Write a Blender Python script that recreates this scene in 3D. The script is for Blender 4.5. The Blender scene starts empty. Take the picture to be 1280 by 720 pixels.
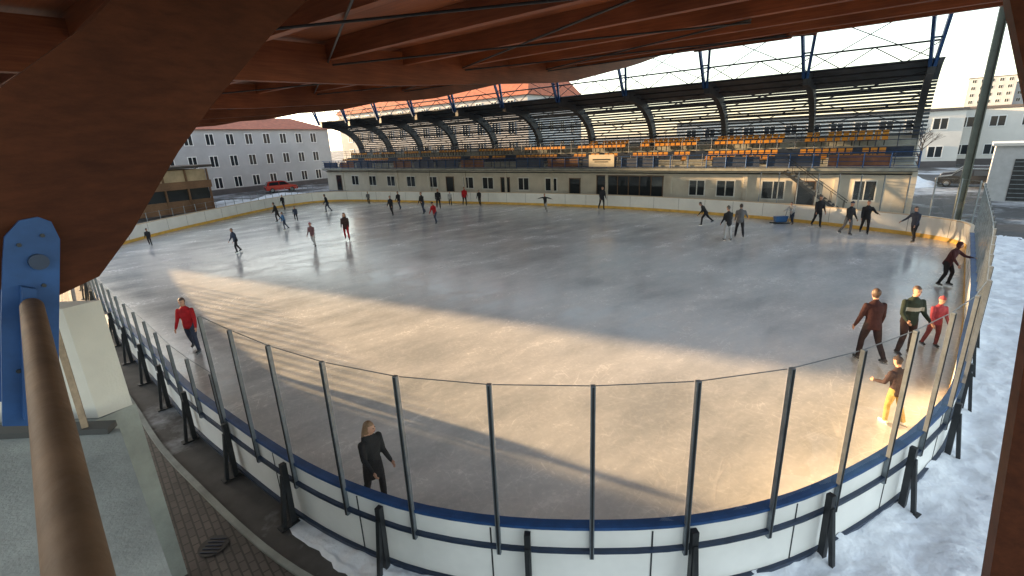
import bpy, math, random, bisect, bmesh
import numpy as np
from mathutils import Vector, Matrix, noise
random.seed(7)
SC=bpy.context.scene.collection
# ---------------------------------------------------------------- materials
_m={}
def mat(name,col,rough=.6,metal=0,nscale=0,namt=.15,bump=0,bscale=20,spec=.5):
    if name in _m: return _m[name]
    m=bpy.data.materials.new(name); m.use_nodes=True; nt=m.node_tree; b=nt.nodes["Principled BSDF"]
    b.inputs["Base Color"].default_value=(*col,1); b.inputs["Roughness"].default_value=rough
    b.inputs["Metallic"].default_value=metal; b.inputs["Specular IOR Level"].default_value=spec
    tc=nt.nodes.new("ShaderNodeTexCoord")
    if nscale:
        n=nt.nodes.new("ShaderNodeTexNoise"); n.inputs["Scale"].default_value=nscale; n.inputs["Detail"].default_value=4
        n.inputs["Roughness"].default_value=.65
        nt.links.new(tc.outputs["Object"],n.inputs["Vector"])
        r=nt.nodes.new("ShaderNodeValToRGB"); r.color_ramp.elements[0].position=.3; r.color_ramp.elements[1].position=.7
        r.color_ramp.elements[0].color=(*[c*(1-namt) for c in col],1); r.color_ramp.elements[1].color=(*[min(1,c*(1+namt)) for c in col],1)
        nt.links.new(n.outputs["Fac"],r.inputs["Fac"]); nt.links.new(r.outputs["Color"],b.inputs["Base Color"])
    if bump:
        n2=nt.nodes.new("ShaderNodeTexNoise"); n2.inputs["Scale"].default_value=bscale; n2.inputs["Detail"].default_value=3
        nt.links.new(tc.outputs["Object"],n2.inputs["Vector"])
        bp=nt.nodes.new("ShaderNodeBump"); bp.inputs["Strength"].default_value=bump; bp.inputs["Distance"].default_value=.03
        nt.links.new(n2.outputs["Fac"],bp.inputs["Height"]); nt.links.new(bp.outputs["Normal"],b.inputs["Normal"])
    _m[name]=m; return m

def mat_wood(name,c1,c2,axis,rough=.45,ns=3,spec=.5):
    if name in _m: return _m[name]
    m=bpy.data.materials.new(name); m.use_nodes=True; nt=m.node_tree; b=nt.nodes["Principled BSDF"]
    b.inputs["Specular IOR Level"].default_value=spec
    tc=nt.nodes.new("ShaderNodeTexCoord"); mp=nt.nodes.new("ShaderNodeMapping")
    mp0=nt.nodes.new("ShaderNodeMapping"); mp0.inputs["Rotation"].default_value=axis[0]; nt.links.new(tc.outputs["Object"],mp0.inputs["Vector"])
    mp.inputs["Scale"].default_value=axis[1]
    nt.links.new(mp0.outputs["Vector"],mp.inputs["Vector"])
    n=nt.nodes.new("ShaderNodeTexNoise"); n.inputs["Scale"].default_value=ns; n.inputs["Detail"].default_value=6; n.inputs["Roughness"].default_value=.7
    nt.links.new(mp.outputs["Vector"],n.inputs["Vector"])
    r=nt.nodes.new("ShaderNodeValToRGB"); r.color_ramp.elements[0].position=.32; r.color_ramp.elements[1].position=.68
    r.color_ramp.elements[0].color=(*c1,1); r.color_ramp.elements[1].color=(*c2,1)
    nt.links.new(n.outputs["Fac"],r.inputs["Fac"])
    n3=nt.nodes.new("ShaderNodeTexNoise"); n3.inputs["Scale"].default_value=.6; n3.inputs["Detail"].default_value=3
    nt.links.new(tc.outputs["Object"],n3.inputs["Vector"])
    mx=nt.nodes.new("ShaderNodeMixRGB"); mx.blend_type='MULTIPLY'; mx.inputs[0].default_value=.6
    r2=nt.nodes.new("ShaderNodeValToRGB"); r2.color_ramp.elements[0].position=.35; r2.color_ramp.elements[0].color=(.45,.42,.4,1); r2.color_ramp.elements[1].position=.65
    nt.links.new(n3.outputs["Fac"],r2.inputs["Fac"])
    nt.links.new(r.outputs["Color"],mx.inputs[1]); nt.links.new(r2.outputs["Color"],mx.inputs[2])
    nt.links.new(mx.outputs[0],b.inputs["Base Color"]); b.inputs["Roughness"].default_value=rough
    bp=nt.nodes.new("ShaderNodeBump"); bp.inputs["Strength"].default_value=.2; bp.inputs["Distance"].default_value=.01
    nt.links.new(n.outputs["Fac"],bp.inputs["Height"]); nt.links.new(bp.outputs["Normal"],b.inputs["Normal"])
    _m[name]=m; return m

def mat_ice():
    m=bpy.data.materials.new("ice"); m.use_nodes=True; nt=m.node_tree; N=nt.nodes; Lk=nt.links; b=N["Principled BSDF"]
    tc=N.new("ShaderNodeTexCoord")
    def ridge(scale,rot,sc,width,dist=0.6):
        mp0=N.new("ShaderNodeMapping"); mp0.inputs["Rotation"].default_value=(0,0,rot); Lk.new(tc.outputs["Object"],mp0.inputs["Vector"])
        mp=N.new("ShaderNodeMapping"); mp.inputs["Scale"].default_value=sc
        Lk.new(mp0.outputs["Vector"],mp.inputs["Vector"])
        n=N.new("ShaderNodeTexNoise"); n.inputs["Scale"].default_value=scale; n.inputs["Detail"].default_value=1.0; n.inputs["Distortion"].default_value=dist
        Lk.new(mp.outputs["Vector"],n.inputs["Vector"])
        s=N.new("ShaderNodeMath"); s.operation='SUBTRACT'; s.inputs[1].default_value=.5; Lk.new(n.outputs["Fac"],s.inputs[0])
        a=N.new("ShaderNodeMath"); a.operation='ABSOLUTE'; Lk.new(s.outputs[0],a.inputs[0])
        r=N.new("ShaderNodeMapRange"); r.inputs[1].default_value=0; r.inputs[2].default_value=width; r.inputs[3].default_value=1; r.inputs[4].default_value=0
        Lk.new(a.outputs[0],r.inputs[0]); return r.outputs[0]
    rs=[ridge(3.0,.5,(1,.22,1),.010,.35),ridge(4.2,2.1,(1,.16,1),.011,.3),ridge(2.0,1.2,(1,.18,1),.006,.4),ridge(6.0,-.3,(1,.16,1),.014,.3)]
    acc=rs[0]
    for q in rs[1:]:
        mx=N.new("ShaderNodeMath"); mx.operation='MAXIMUM'; Lk.new(acc,mx.inputs[0]); Lk.new(q,mx.inputs[1]); acc=mx.outputs[0]
    def nz(scale,det,lo,hi,sc=(1,1,1),rot=0):
        mp0=N.new("ShaderNodeMapping"); mp0.inputs["Rotation"].default_value=(0,0,rot); Lk.new(tc.outputs["Object"],mp0.inputs["Vector"])
        mp=N.new("ShaderNodeMapping"); mp.inputs["Scale"].default_value=sc
        Lk.new(mp0.outputs["Vector"],mp.inputs["Vector"])
        n=N.new("ShaderNodeTexNoise"); n.inputs["Scale"].default_value=scale; n.inputs["Detail"].default_value=det; n.inputs["Roughness"].default_value=.65
        Lk.new(mp.outputs["Vector"],n.inputs["Vector"])
        r=N.new("ShaderNodeMapRange"); r.inputs[1].default_value=lo; r.inputs[2].default_value=hi
        Lk.new(n.outputs["Fac"],r.inputs[0]); return r.outputs[0]
    frost=nz(.28,7,.36,.66,(1,2.2,1),-.66)
    fine=nz(9,4,.5,.75)
    def ma(op,a,b_):
        q=N.new("ShaderNodeMath"); q.operation=op
        for i,x in enumerate((a,b_)):
            if isinstance(x,float): q.inputs[i].default_value=x
            else: Lk.new(x,q.inputs[i])
        return q.outputs[0]
    scr=ma('MULTIPLY',acc,nz(.5,3,.35,.65))
    tot=ma('ADD',ma('MULTIPLY',scr,.28),ma('ADD',ma('MULTIPLY',frost,.58),ma('MULTIPLY',fine,.22)))
    cr=N.new("ShaderNodeValToRGB"); cr.color_ramp.elements[0].color=(.44,.46,.48,1); cr.color_ramp.elements[1].color=(.88,.87,.86,1)
    Lk.new(tot,cr.inputs["Fac"]); Lk.new(cr.outputs["Color"],b.inputs["Base Color"])
    rr=N.new("ShaderNodeMapRange"); rr.inputs[3].default_value=.10; rr.inputs[4].default_value=.40
    Lk.new(tot,rr.inputs[0]); Lk.new(rr.outputs[0],b.inputs["Roughness"])
    b.inputs["IOR"].default_value=1.42
    bp=N.new("ShaderNodeBump"); bp.inputs["Strength"].default_value=.2; bp.inputs["Distance"].default_value=.004
    Lk.new(ma('ADD',acc,fine),bp.inputs["Height"]); Lk.new(bp.outputs["Normal"],b.inputs["Normal"])
    return m

def mat_glass():
    m=bpy.data.materials.new("plexiglass"); m.use_nodes=True; nt=m.node_tree; N=nt.nodes; Lk=nt.links
    N.remove(N["Principled BSDF"]); out=N["Material Output"]
    t=N.new("ShaderNodeBsdfTransparent"); t.inputs[0].default_value=(.93,.93,.91,1)
    g=N.new("ShaderNodeBsdfGlossy"); g.inputs["Roughness"].default_value=.03; g.inputs[0].default_value=(.9,.9,.9,1)
    m1=N.new("ShaderNodeMixShader"); m1.inputs[0].default_value=.065; Lk.new(t.outputs[0],m1.inputs[1]); Lk.new(g.outputs[0],m1.inputs[2])
    Lk.new(m1.outputs[0],out.inputs["Surface"]); return m

def mat_brick(name,c1,c2,cm,scale,bw=.5,rh=.25):
    m=bpy.data.materials.new(name); m.use_nodes=True; nt=m.node_tree; N=nt.nodes; Lk=nt.links; b=N["Principled BSDF"]
    tc=N.new("ShaderNodeTexCoord"); mp=N.new("ShaderNodeMapping"); mp.inputs["Rotation"].default_value=(0,0,.85); Lk.new(tc.outputs["Object"],mp.inputs["Vector"])
    br=N.new("ShaderNodeTexBrick"); br.inputs["Color1"].default_value=(*c1,1); br.inputs["Color2"].default_value=(*c2,1); br.inputs["Mortar"].default_value=(*cm,1)
    br.inputs["Scale"].default_value=scale; br.inputs["Mortar Size"].default_value=.03; br.inputs["Brick Width"].default_value=bw; br.inputs["Row Height"].default_value=rh
    Lk.new(mp.outputs["Vector"],br.inputs["Vector"])
    n=N.new("ShaderNodeTexNoise"); n.inputs["Scale"].default_value=1.2; n.inputs["Detail"].default_value=6; Lk.new(tc.outputs["Object"],n.inputs["Vector"])
    mx=N.new("ShaderNodeMixRGB"); mx.blend_type='MULTIPLY'; mx.inputs[0].default_value=.8
    r=N.new("ShaderNodeValToRGB"); r.color_ramp.elements[0].position=.35; r.color_ramp.elements[0].color=(.4,.4,.4,1); r.color_ramp.elements[1].position=.65
    Lk.new(n.outputs["Fac"],r.inputs["Fac"]); Lk.new(br.outputs["Color"],mx.inputs[1]); Lk.new(r.outputs["Color"],mx.inputs[2]); Lk.new(mx.outputs[0],b.inputs["Base Color"])
    b.inputs["Roughness"].default_value=.7
    bp=N.new("ShaderNodeBump"); bp.inputs["Strength"].default_value=.5; bp.inputs["Distance"].default_value=.01
    inv=N.new("ShaderNodeMath"); inv.operation='SUBTRACT'; inv.inputs[0].default_value=1; Lk.new(br.outputs["Fac"],inv.inputs[1])
    Lk.new(inv.outputs[0],bp.inputs["Height"]); Lk.new(bp.outputs["Normal"],b.inputs["Normal"])
    return m

def mat_ground():
    m=bpy.data.materials.new("asphalt_and_snow"); m.use_nodes=True; nt=m.node_tree; N=nt.nodes; Lk=nt.links; b=N["Principled BSDF"]
    tc=N.new("ShaderNodeTexCoord")
    n=N.new("ShaderNodeTexNoise"); n.inputs["Scale"].default_value=.09; n.inputs["Detail"].default_value=8; n.inputs["Roughness"].default_value=.7; Lk.new(tc.outputs["Object"],n.inputs["Vector"])
    r=N.new("ShaderNodeValToRGB"); r.color_ramp.elements[0].position=.5; r.color_ramp.elements[1].position=.62
    r.color_ramp.elements[0].color=(.07,.065,.062,1); r.color_ramp.elements[1].color=(.6,.62,.65,1)
    Lk.new(n.outputs["Fac"],r.inputs["Fac"])
    n2=N.new("ShaderNodeTexNoise"); n2.inputs["Scale"].default_value=3; n2.inputs["Detail"].default_value=8; Lk.new(tc.outputs["Object"],n2.inputs["Vector"])
    r2=N.new("ShaderNodeValToRGB"); r2.color_ramp.elements[0].position=.3; r2.color_ramp.elements[0].color=(.55,.55,.55,1); r2.color_ramp.elements[1].position=.7
    Lk.new(n2.outputs["Fac"],r2.inputs["Fac"])
    mx=N.new("ShaderNodeMixRGB"); mx.blend_type='MULTIPLY'; mx.inputs[0].default_value=1; Lk.new(r.outputs["Color"],mx.inputs[1]); Lk.new(r2.outputs["Color"],mx.inputs[2])
    Lk.new(mx.outputs[0],b.inputs["Base Color"]); b.inputs["Roughness"].default_value=.75
    bp=N.new("ShaderNodeBump"); bp.inputs["Strength"].default_value=.4; bp.inputs["Distance"].default_value=.02; Lk.new(n2.outputs["Fac"],bp.inputs["Height"]); Lk.new(bp.outputs["Normal"],b.inputs["Normal"])
    return m
# ---------------------------------------------------------------- mesh builder
class MB:
    def __init__(s): s.v=[]; s.f=[]; s.mi=[]; s.mats=[]; s.sm=[]
    def m(s,mt):
        if mt not in s.mats: s.mats.append(mt)
        return s.mats.index(mt)
    def add(s,vs,fs,mt,smooth=False):
        o=len(s.v); k=s.m(mt); s.v+= [tuple(v) for v in vs]
        for f in fs: s.f.append(tuple(i+o for i in f)); s.mi.append(k); s.sm.append(smooth)
    def hexa(s,c,mt):
        s.add(c,[(3,2,1,0),(4,5,6,7),(0,1,5,4),(1,2,6,5),(2,3,7,6),(3,0,4,7)],mt)
    def obox(s,c,ax,ay,az,hx,hy,hz,mt):
        c=Vector(c); ax=Vector(ax).normalized()*hx; ay=Vector(ay).normalized()*hy; az=Vector(az).normalized()*hz
        s.hexa([c-ax-ay-az,c+ax-ay-az,c+ax+ay-az,c-ax+ay-az,c-ax-ay+az,c+ax-ay+az,c+ax+ay+az,c-ax+ay+az],mt)
    def beam(s,p0,p1,w,h,mt,up=(0,0,1)):
        p0=Vector(p0);p1=Vector(p1);d=(p1-p0); L=d.length
        if L<1e-6: return
        d.normalize(); up=Vector(up); sd=d.cross(up)
        if sd.length<1e-3: sd=d.cross(Vector((1,0,0)))
        sd.normalize(); u=sd.cross(d)
        s.obox((p0+p1)/2,d,sd,u,L/2,w/2,h/2,mt)
    def tube(s,p0,p1,r0,r1,mt,n=8):
        p0=Vector(p0);p1=Vector(p1);d=(p1-p0).normalized(); a=d.cross(Vector((0,0,1)))
        if a.length<1e-3:a=Vector((1,0,0))
        a.normalize(); b=d.cross(a); vs=[]
        for p,r in((p0,r0),(p1,r1)):
            for i in range(n):
                t=2*math.pi*i/n; vs.append(p+a*math.cos(t)*r+b*math.sin(t)*r)
        fs=[(i,(i+1)%n,n+(i+1)%n,n+i) for i in range(n)]
        s.add(vs,fs,mt,True); s.add(vs,[tuple(range(n-1,-1,-1)),tuple(range(n,2*n))],mt)
    def prism(s,poly,vec,mt):
        n=len(poly); p=[Vector(q) for q in poly]; v=Vector(vec)
        s.add(p+[q+v for q in p],[tuple(range(n)),tuple(range(2*n-1,n-1,-1))]+[(i,i+n,(i+1)%n+n,(i+1)%n) for i in range(n)],mt)
    def build(s,name,parent=None):
        me=bpy.data.meshes.new(name); me.from_pydata(s.v,[],s.f); 
        for mt in s.mats: me.materials.append(mt)
        me.polygons.foreach_set("material_index",s.mi); me.polygons.foreach_set("use_smooth",s.sm); me.update()
        bm=bmesh.new(); bm.from_mesh(me); bmesh.ops.recalc_face_normals(bm,faces=bm.faces); bm.to_mesh(me); bm.free()
        o=bpy.data.objects.new(name,me); SC.objects.link(o)
        if parent: o.parent=parent
        return o
def empty(name,loc=(0,0,0)):
    e=bpy.data.objects.new(name,None); SC.objects.link(e); e.location=loc; return e

a=Vector((-.788,.616,0)); b=Vector((.616,.788,0)); Z=Vector((0,0,1))
def A(s,t,z): return a*s+b*t+Z*z
# ---------------------------------------------------------------- shared mats
M_white=mat("white_board",(.80,.79,.76),.45,0,.8,.08)
M_blue=mat("blue_steel",(.02,.070,.20),.45,.1,3,.25,0,20,.35)
M_dkblue=mat("dark_blue_steel",(.02,.035,.07),.4,.2,3,.3)
M_dark=mat("dark_steel",(.03,.033,.037),.45,.4,4,.3)
M_alu=mat("aluminium",(.22,.25,.28),.4,.7,5,.2)
M_kick=mat("yellow_kickplate",(.70,.42,.08),.5,0,2,.2)
M_glass=mat_glass()
M_plaster=mat("plaster",(.58,.54,.47),.85,0,.7,.12,.2,40)
M_concrete=mat("concrete",(.30,.31,.28),.85,0,1.5,.25,.3,30)
M_win=mat("window_glass",(.02,.025,.03),.08,0)
M_frame=mat("window_frame",(.7,.7,.68),.5)
M_snow=mat("snow",(.82,.84,.88),.7,0,3,.10,.8,9)
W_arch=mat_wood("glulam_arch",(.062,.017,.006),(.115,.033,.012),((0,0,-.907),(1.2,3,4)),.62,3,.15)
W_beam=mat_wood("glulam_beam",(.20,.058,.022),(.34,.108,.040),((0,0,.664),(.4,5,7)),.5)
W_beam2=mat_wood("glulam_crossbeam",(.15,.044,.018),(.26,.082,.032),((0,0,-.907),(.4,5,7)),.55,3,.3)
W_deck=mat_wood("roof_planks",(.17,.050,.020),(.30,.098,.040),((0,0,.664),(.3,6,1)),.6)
# ---------------------------------------------------------------- rink outline
K=[(-25.2,28),(-21,23.2),(-16.7,18.6),(-12.1,14.2),(-9.2,11.5),(-7.2,9.6),(-5.5,8.2),(-4.1,7.1),(-3.1,6.4),(-2.2,5.9),(-1.4,5.55),(-.5,5.3),(.5,5.15),(1.7,5.1),(2.7,5.2),(3.7,5.45),(4.7,5.85),(5.8,6.4),(6.8,7.0),(8.3,8.1),(10.2,10),(13.3,13.1),(17.3,17.4),(20.8,21.2),(22.6,23.3),(22.6,25.4),(21.5,27.8),(19.3,31.5),(15.8,35.7),(11,40.3),(4.8,44.9),(-2.9,49.4),(-12,54.1),(-18,57.0),(-22,57.6),(-24.8,55),(-26.2,50.5),(-27,45.2),(-27.8,39.6),(-27.9,34.7),(-27.3,31)]
def smooth_closed(K,sub=16):
    P=[Vector((*k,0)) for k in K]; n=len(P); out=[]
    for i in range(n):
        p0,p1,p2,p3=P[i-1],P[i],P[(i+1)%n],P[(i+2)%n]
        for j in range(sub):
            t=j/sub
            out.append(.5*((2*p1)+(p2-p0)*t+(2*p0-5*p1+4*p2-p3)*t*t+(3*p1-p0-3*p2+p3)*t**3))
    return out
D=smooth_closed(K)
L=[0]
for i in range(len(D)): L.append(L[-1]+(D[(i+1)%len(D)]-D[i]).length)
TOT=L[-1]
def at(l):
    l%=TOT
    i=bisect.bisect_right(L,l)-1; i=min(i,len(D)-1)
    f=(l-L[i])/max(1e-6,(L[i+1]-L[i])); return D[i].lerp(D[(i+1)%len(D)],f)
def nrm(l):
    d=at(l+.3)-at(l-.3); d.normalize(); return Vector((d.y,-d.x,0))
def near(p):
    p=Vector((*p,0)); return L[min(range(len(D)),key=lambda i:(D[i]-p).length)]
NS=int(TOT/.4); STEP=TOT/NS
R_p=[at(i*STEP) for i in range(NS)]
def strip(mb,l0,l1,prof,mt,step=.4,close=True):
    n=max(2,int((l1-l0)/step)); k=len(prof); vs=[];fs=[]
    full=abs((l1-l0)-TOT)<1e-3
    cnt=n if full else n+1
    for i in range(cnt):
        l=l0+(l1-l0)*i/n; p=at(l); q=nrm(l)
        for o,z in prof: vs.append(p+q*o+Z*z)
    for i in range(n):
        j=(i+1)%cnt
        for c in range(k if close else k-1):
            d=(c+1)%k
            fs.append((i*k+c,j*k+c,j*k+d,i*k+d))
    if not full and close: fs+= [tuple(range(k)),tuple(cnt*k-1-i for i in range(k))]
    mb.add(vs,fs,mt)
lG0=near((-5.5,8.2)); lG1=near((17.5,33.8)); lNear1=near((20.8,21.2))
mb=MB()
mb.add([p+Z*.03 for p in R_p],[tuple(range(NS))],mat_ice()); mb.build("ice_rink")
brd=empty("rink_boards")
mb=MB(); strip(mb,0,TOT,[(0,.0),(.10,.0),(.10,1.15),(0,1.15)],M_white)
strip(mb,0,TOT,[(-.014,.031),(0.001,.031),(0.001,.24),(-.014,.24)],M_kick); mb.build("panels",brd)
mb=MB(); strip(mb,0,lNear1,[(-.02,1.152),(.13,1.152),(.13,1.195),(-.02,1.195)],M_blue)
strip(mb,lNear1,TOT,[(-.03,1.152),(.13,1.152),(.13,1.205),(-.03,1.205)],mat("cap_rail",(.6,.48,.34),.5))
strip(mb,0,lNear1,[(.102,.80),(.16,.80),(.16,.85),(.102,.85)],M_dkblue)
strip(mb,0,lNear1,[(.102,.10),(.16,.10),(.16,.16),(.102,.16)],M_dkblue); mb.build("rails",brd)
mb=MB(); l=.8
while l<lNear1:
    p=at(l);q=nrm(l)
    mb.beam(p+q*.20+Z*1.15,p+q*.22+Z*.0,.08,.09,M_dark,up=q)
    mb.beam(p+q*.24+Z*.95,p+q*.38+Z*.02,.06,.06,M_dark,up=q)
    mb.obox(p+q*.30+Z*.015,q,Z.cross(q),Z,.16,.08,.012,M_dark)
    l+=2.1
mb.build("supports",brd)
mb=MB(); l=.3
while l<TOT:
    p=at(l);q=nrm(l); mb.obox(p+q*.0+Z*.6,q,Z.cross(q),Z,.004,.008,.53,M_dark)
    if l<lNear1: mb.obox(p+q*.102+Z*.6,q,Z.cross(q),Z,.004,.01,.5,M_dark)
    l+=2.1
mb.build("joints",brd)
gl=empty("rink_glass")
g=MB(); ps=MB()
def glass(l0,l1,step,z0,z1):
    n=round((l1-l0)/step)
    for i in range(n+1):
        l=l0+(l1-l0)*i/n; p=at(l);q=nrm(l);t=Z.cross(q)
        ps.obox(p+q*.135+Z*((z1+.03+.72)/2),q,t,Z,.028,.028,(z1+.03-.72)/2,M_alu)
        ps.obox(p+q*.168+Z*((z1+.03+.72)/2),q,t,Z,.004,.012,(z1+.03-.74)/2,M_dark)
        if i<n:
            l2=l0+(l1-l0)*(i+1)/n; p2=at(l2);q2=nrm(l2)
            A0=p+q*.10; B0=p2+q2*.10; e=(B0-A0).normalized()*.035
            A0+=e;B0-=e
            g.add([A0+Z*z0,B0+Z*z0,B0+Z*z1,A0+Z*z1],[(0,1,2,3)],M_glass)
            ps.beam(A0+Z*(z1+.006),B0+Z*(z1+.006),.012,.008,M_alu)
glass(lG0,lG1,1.2,1.2,3.22)
glass(0.5,lG0-.15,1.2,1.2,2.05)
g.build("panes",gl); ps.build("posts",gl)
# ---------------------------------------------------------------- ground
mb=MB(); S=1500
mb.add([(-S,-S,-.004),(S,-S,-.004),(S,S,-.004),(-S,S,-.004)],[(0,1,2,3)],mat_ground()); mb.build("ground")
lp1=near((-1.5,5.6))
mb=MB(); strip(mb,.5,lp1,[(.85,.004),(3.4,.004)],mat_brick("paving_bricks",(.10,.085,.078),(.15,.125,.11),(.04,.036,.032),2.2),close=False)
strip(mb,.5,lp1,[(.75,.0),(.85,.0),(.85,.05),(.75,.05)],M_concrete); mb.build("pavement")
mb=MB(); c=Vector((-4.95,6.2,.009))
pts=[c+Vector((math.cos(i*math.pi/12)*.22,math.sin(i*math.pi/12)*.22,0)) for i in range(24)]
mb.prism(pts,(0,0,.01),M_dark)
for i in range(-2,3): mb.obox(c+Vector((0,i*.07,.013)),(1,0,0),(0,1,0),Z,.13,.008,.004,M_dkblue)
mb.build("manhole_cover")
def snow(l0,l1,wf,name,hmax=.12):
    mb=MB(); n=int((l1-l0)/.11); k=34; vs=[];fs=[]
    for i in range(n+1):
        f=i/n; l=l0+(l1-l0)*f; p=at(l); q=nrm(l); w=wf(f)
        w*=1+.35*noise.noise(p*.9)+.2*noise.noise(p*4)
        for j in range(k):
            u=j/(k-1); pp=p+q*(.11+w*u)
            h=.55*hmax+hmax*noise.fractal(pp*1.7,1,2,4)*.7+hmax*.35*noise.noise(pp*9)
            e=min(1,(1-u)*5)*min(1,f*20,(1-f)*20)
            h=max(.012,h)+.06*max(0,1-u*w/.3)
            vs.append(pp+Z*(h*e-.012*(1-e)))
    for i in range(n):
        for j in range(k-1): fs.append((i*k+j,(i+1)*k+j,(i+1)*k+j+1,i*k+j+1))
    mb.add(vs,fs,M_snow,True); mb.build(name)
snow(near((-3.8,6.9)),near((22.6,25)),lambda f: .2+ 1.1*min(1,f*6)+2.6*max(0,min(1,(f-.22)*3)),"snow",.12)
# ---------------------------------------------------------------- timber roof
zs=[(-8,8.0),(0,8.4),(10,8.7),(20,9.4),(27,10.7),(34,12.3),(41.2,14.0)]
def rz(t):
    for (t0,z0),(t1,z1) in zip(zs,zs[1:]):
        if t<=t1: f=(t-t0)/(t1-t0); return z0+(z1-z0)*f
    return 14
roof=empty("timber_roof")
S0,S1=-4.2,66; SM=32
def send(t): return S1 if t>=12 else SM
mb=MB()
def deck(t0,t1,sa,sb):
    n=20; vs=[];fs=[]
    for i in range(n+1):
        t=t0+(t1-t0)*i/n; z=rz(t); vs+= [A(sa,t,z),A(sb,t,z),A(sb,t,z+.15),A(sa,t,z+.15)]
    for i in range(n):
        for c in range(4):
            d=(c+1)%4; fs.append((i*4+c,i*4+4+c,i*4+4+d,i*4+d))
    fs+=[(0,1,2,3),(n*4+3,n*4+2,n*4+1,n*4)]
    mb.add(vs,fs,W_deck)
deck(-3,12,S0,SM); deck(12.01,41.2,S0,S1); mb.build("deck",roof)
mb=MB(); t=-2.2
while t<41.2:
    z=rz(t)-.23; mb.beam(A(S0,t,z),A(send(t),t,z),.18,.44,W_beam); t+=2.55
mb.beam(A(S0,41.1,rz(41.1)-.3),A(S1,41.1,rz(41.1)-.3),.2,.6,W_beam)
mb.build("purlins",roof)
mb=MB(); s=12
while s<66.1:
    tA=-3 if s<SM+1 else 12
    ts=[tA+i*(41.0-tA)/30 for i in range(31)]
    for t0,t1 in zip(ts,ts[1:]):
        k=min(1,(41.5-t0)/10)*.45+.45
        mb.beam(A(s,t0,rz(t0)-.1-k/2),A(s,t1+.02,rz(t1)-.1-k/2),.24,k,W_beam2)
    s+=9
mb.build("transverse_beams",roof)
mb=MB()
T_=[2.9,8,13.1,18.2,23.3,28.4,33.5,40.9]
ss=[3+9*i for i in range(8)]
for i in range(7):
    for t0,t1 in zip(T_,T_[1:]):
        if t0<12 and ss[i+1]>SM+1: continue
        z0=rz(t0)-.5; z1=rz(t1)-.5
        mb.tube(A(ss[i],t0,z0),A(ss[i+1],t1,z1),.025,.025,M_dark,6)
        mb.tube(A(ss[i],t1,z1-.06),A(ss[i+1],t0,z0-.06),.025,.025,M_dark,6)
    for t0,t1 in zip(T_[3:],T_[4:]):
        mb.beam(A(ss[i],t0,rz(t0)-.55),A(ss[i]+4.5,t1,rz(t1)-.55),.12,.16,W_beam2)
mb.build("bracing",roof)
P0=Vector((-3.2,3.1,0))
def PA(w,z,off=0): return P0+b*w+a*off+Z*z
arch=[(.11,5.11),(.36,5.19),(.62,5.47),(.84,5.76),(1.05,6.03),(1.34,6.35),(1.64,6.65),(2.0,7.0),(2.37,7.31),(3.1,7.85),(4.2,8.45),(4.0,9.7),(2.2,8.6),(1.23,7.42),(.69,6.87),(.11,6.4),(-.26,6.04),(-.38,5.35),(-.13,5.22)]
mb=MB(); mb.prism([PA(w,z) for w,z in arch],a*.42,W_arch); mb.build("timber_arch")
br=empty("steel_hinge_bracket")
mb=MB(); pl=[(-.356,4.37),(-.20,5.02),(-.096,5.41),(-.05,5.56),(.04,5.65),(.13,5.66),(.185,5.62),(.20,5.5),(.15,5.30),(.02,4.78),(-.10,4.24)]
mb.prism([PA(w,z,-.10) for w,z in pl],a*.03,M_blue)
mb.prism([PA(w,z,.46) for w,z in pl],a*.03,M_blue)
mb.prism([PA(w,z,-.20) for w,z in [(-.26,4.4),(-.06,5.25),(0.0,5.22),(-.19,4.36)]],a*.10,M_blue)
mb.tube(PA(.06,5.38,-.15),PA(.06,5.38,.52),.05,.05,M_dkblue,16)
for w,z in [(0.0,5.5),(.12,5.54),(.05,5.22),(-.2,4.7),(-.08,4.6)]: mb.tube(PA(w,z,-.12),PA(w,z,-.09),.013,.013,M_dark,6)
mb.build("plates",br)
M_rod=mat("rusty_painted_steel",(.16,.095,.055),.65,0,3,.25,.15,18,.25)
mb=MB(); mb.tube((-3.02,2.89,5.13),(-.93,.79,5.15),.057,.057,M_rod,24)
mb.tube((-.93,.79,5.15),(-.1,-.05,5.16),.057,.057,M_rod,24); mb.build("steel_tie_rod")
mb=MB(); E=[(3.02,3.55,7.6),(3.13,3.36,6.72),(3.25,3.18,6.09),(3.31,3.0,5.5),(3.24,2.84,4.9),(3.10,2.58,3.7),(2.95,2.3,2.4),(2.7,1.9,0)]
od=Vector((.77,-.64,0)); th=Vector((.64,.77,0))*.3
for p,q in zip(E,E[1:]):
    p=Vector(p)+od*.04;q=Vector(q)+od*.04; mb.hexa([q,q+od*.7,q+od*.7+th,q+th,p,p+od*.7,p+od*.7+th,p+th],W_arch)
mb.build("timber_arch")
mb=MB(); cc=Vector((28.4,30.1,0))
M_col=mat("column_paint",(.13,.15,.13),.5,.2,2,.2)
for o in(-.18,.18): mb.obox(cc+a*o+Z*6.9,a,b,Z,.03,.2,6.9,M_col)
mb.obox(cc+Z*6.9,a,b,Z,.15,.02,6.9,M_col); mb.obox(cc+Z*.02,a,b,Z,.4,.4,.02,M_col); mb.build("steel_column")
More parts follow.
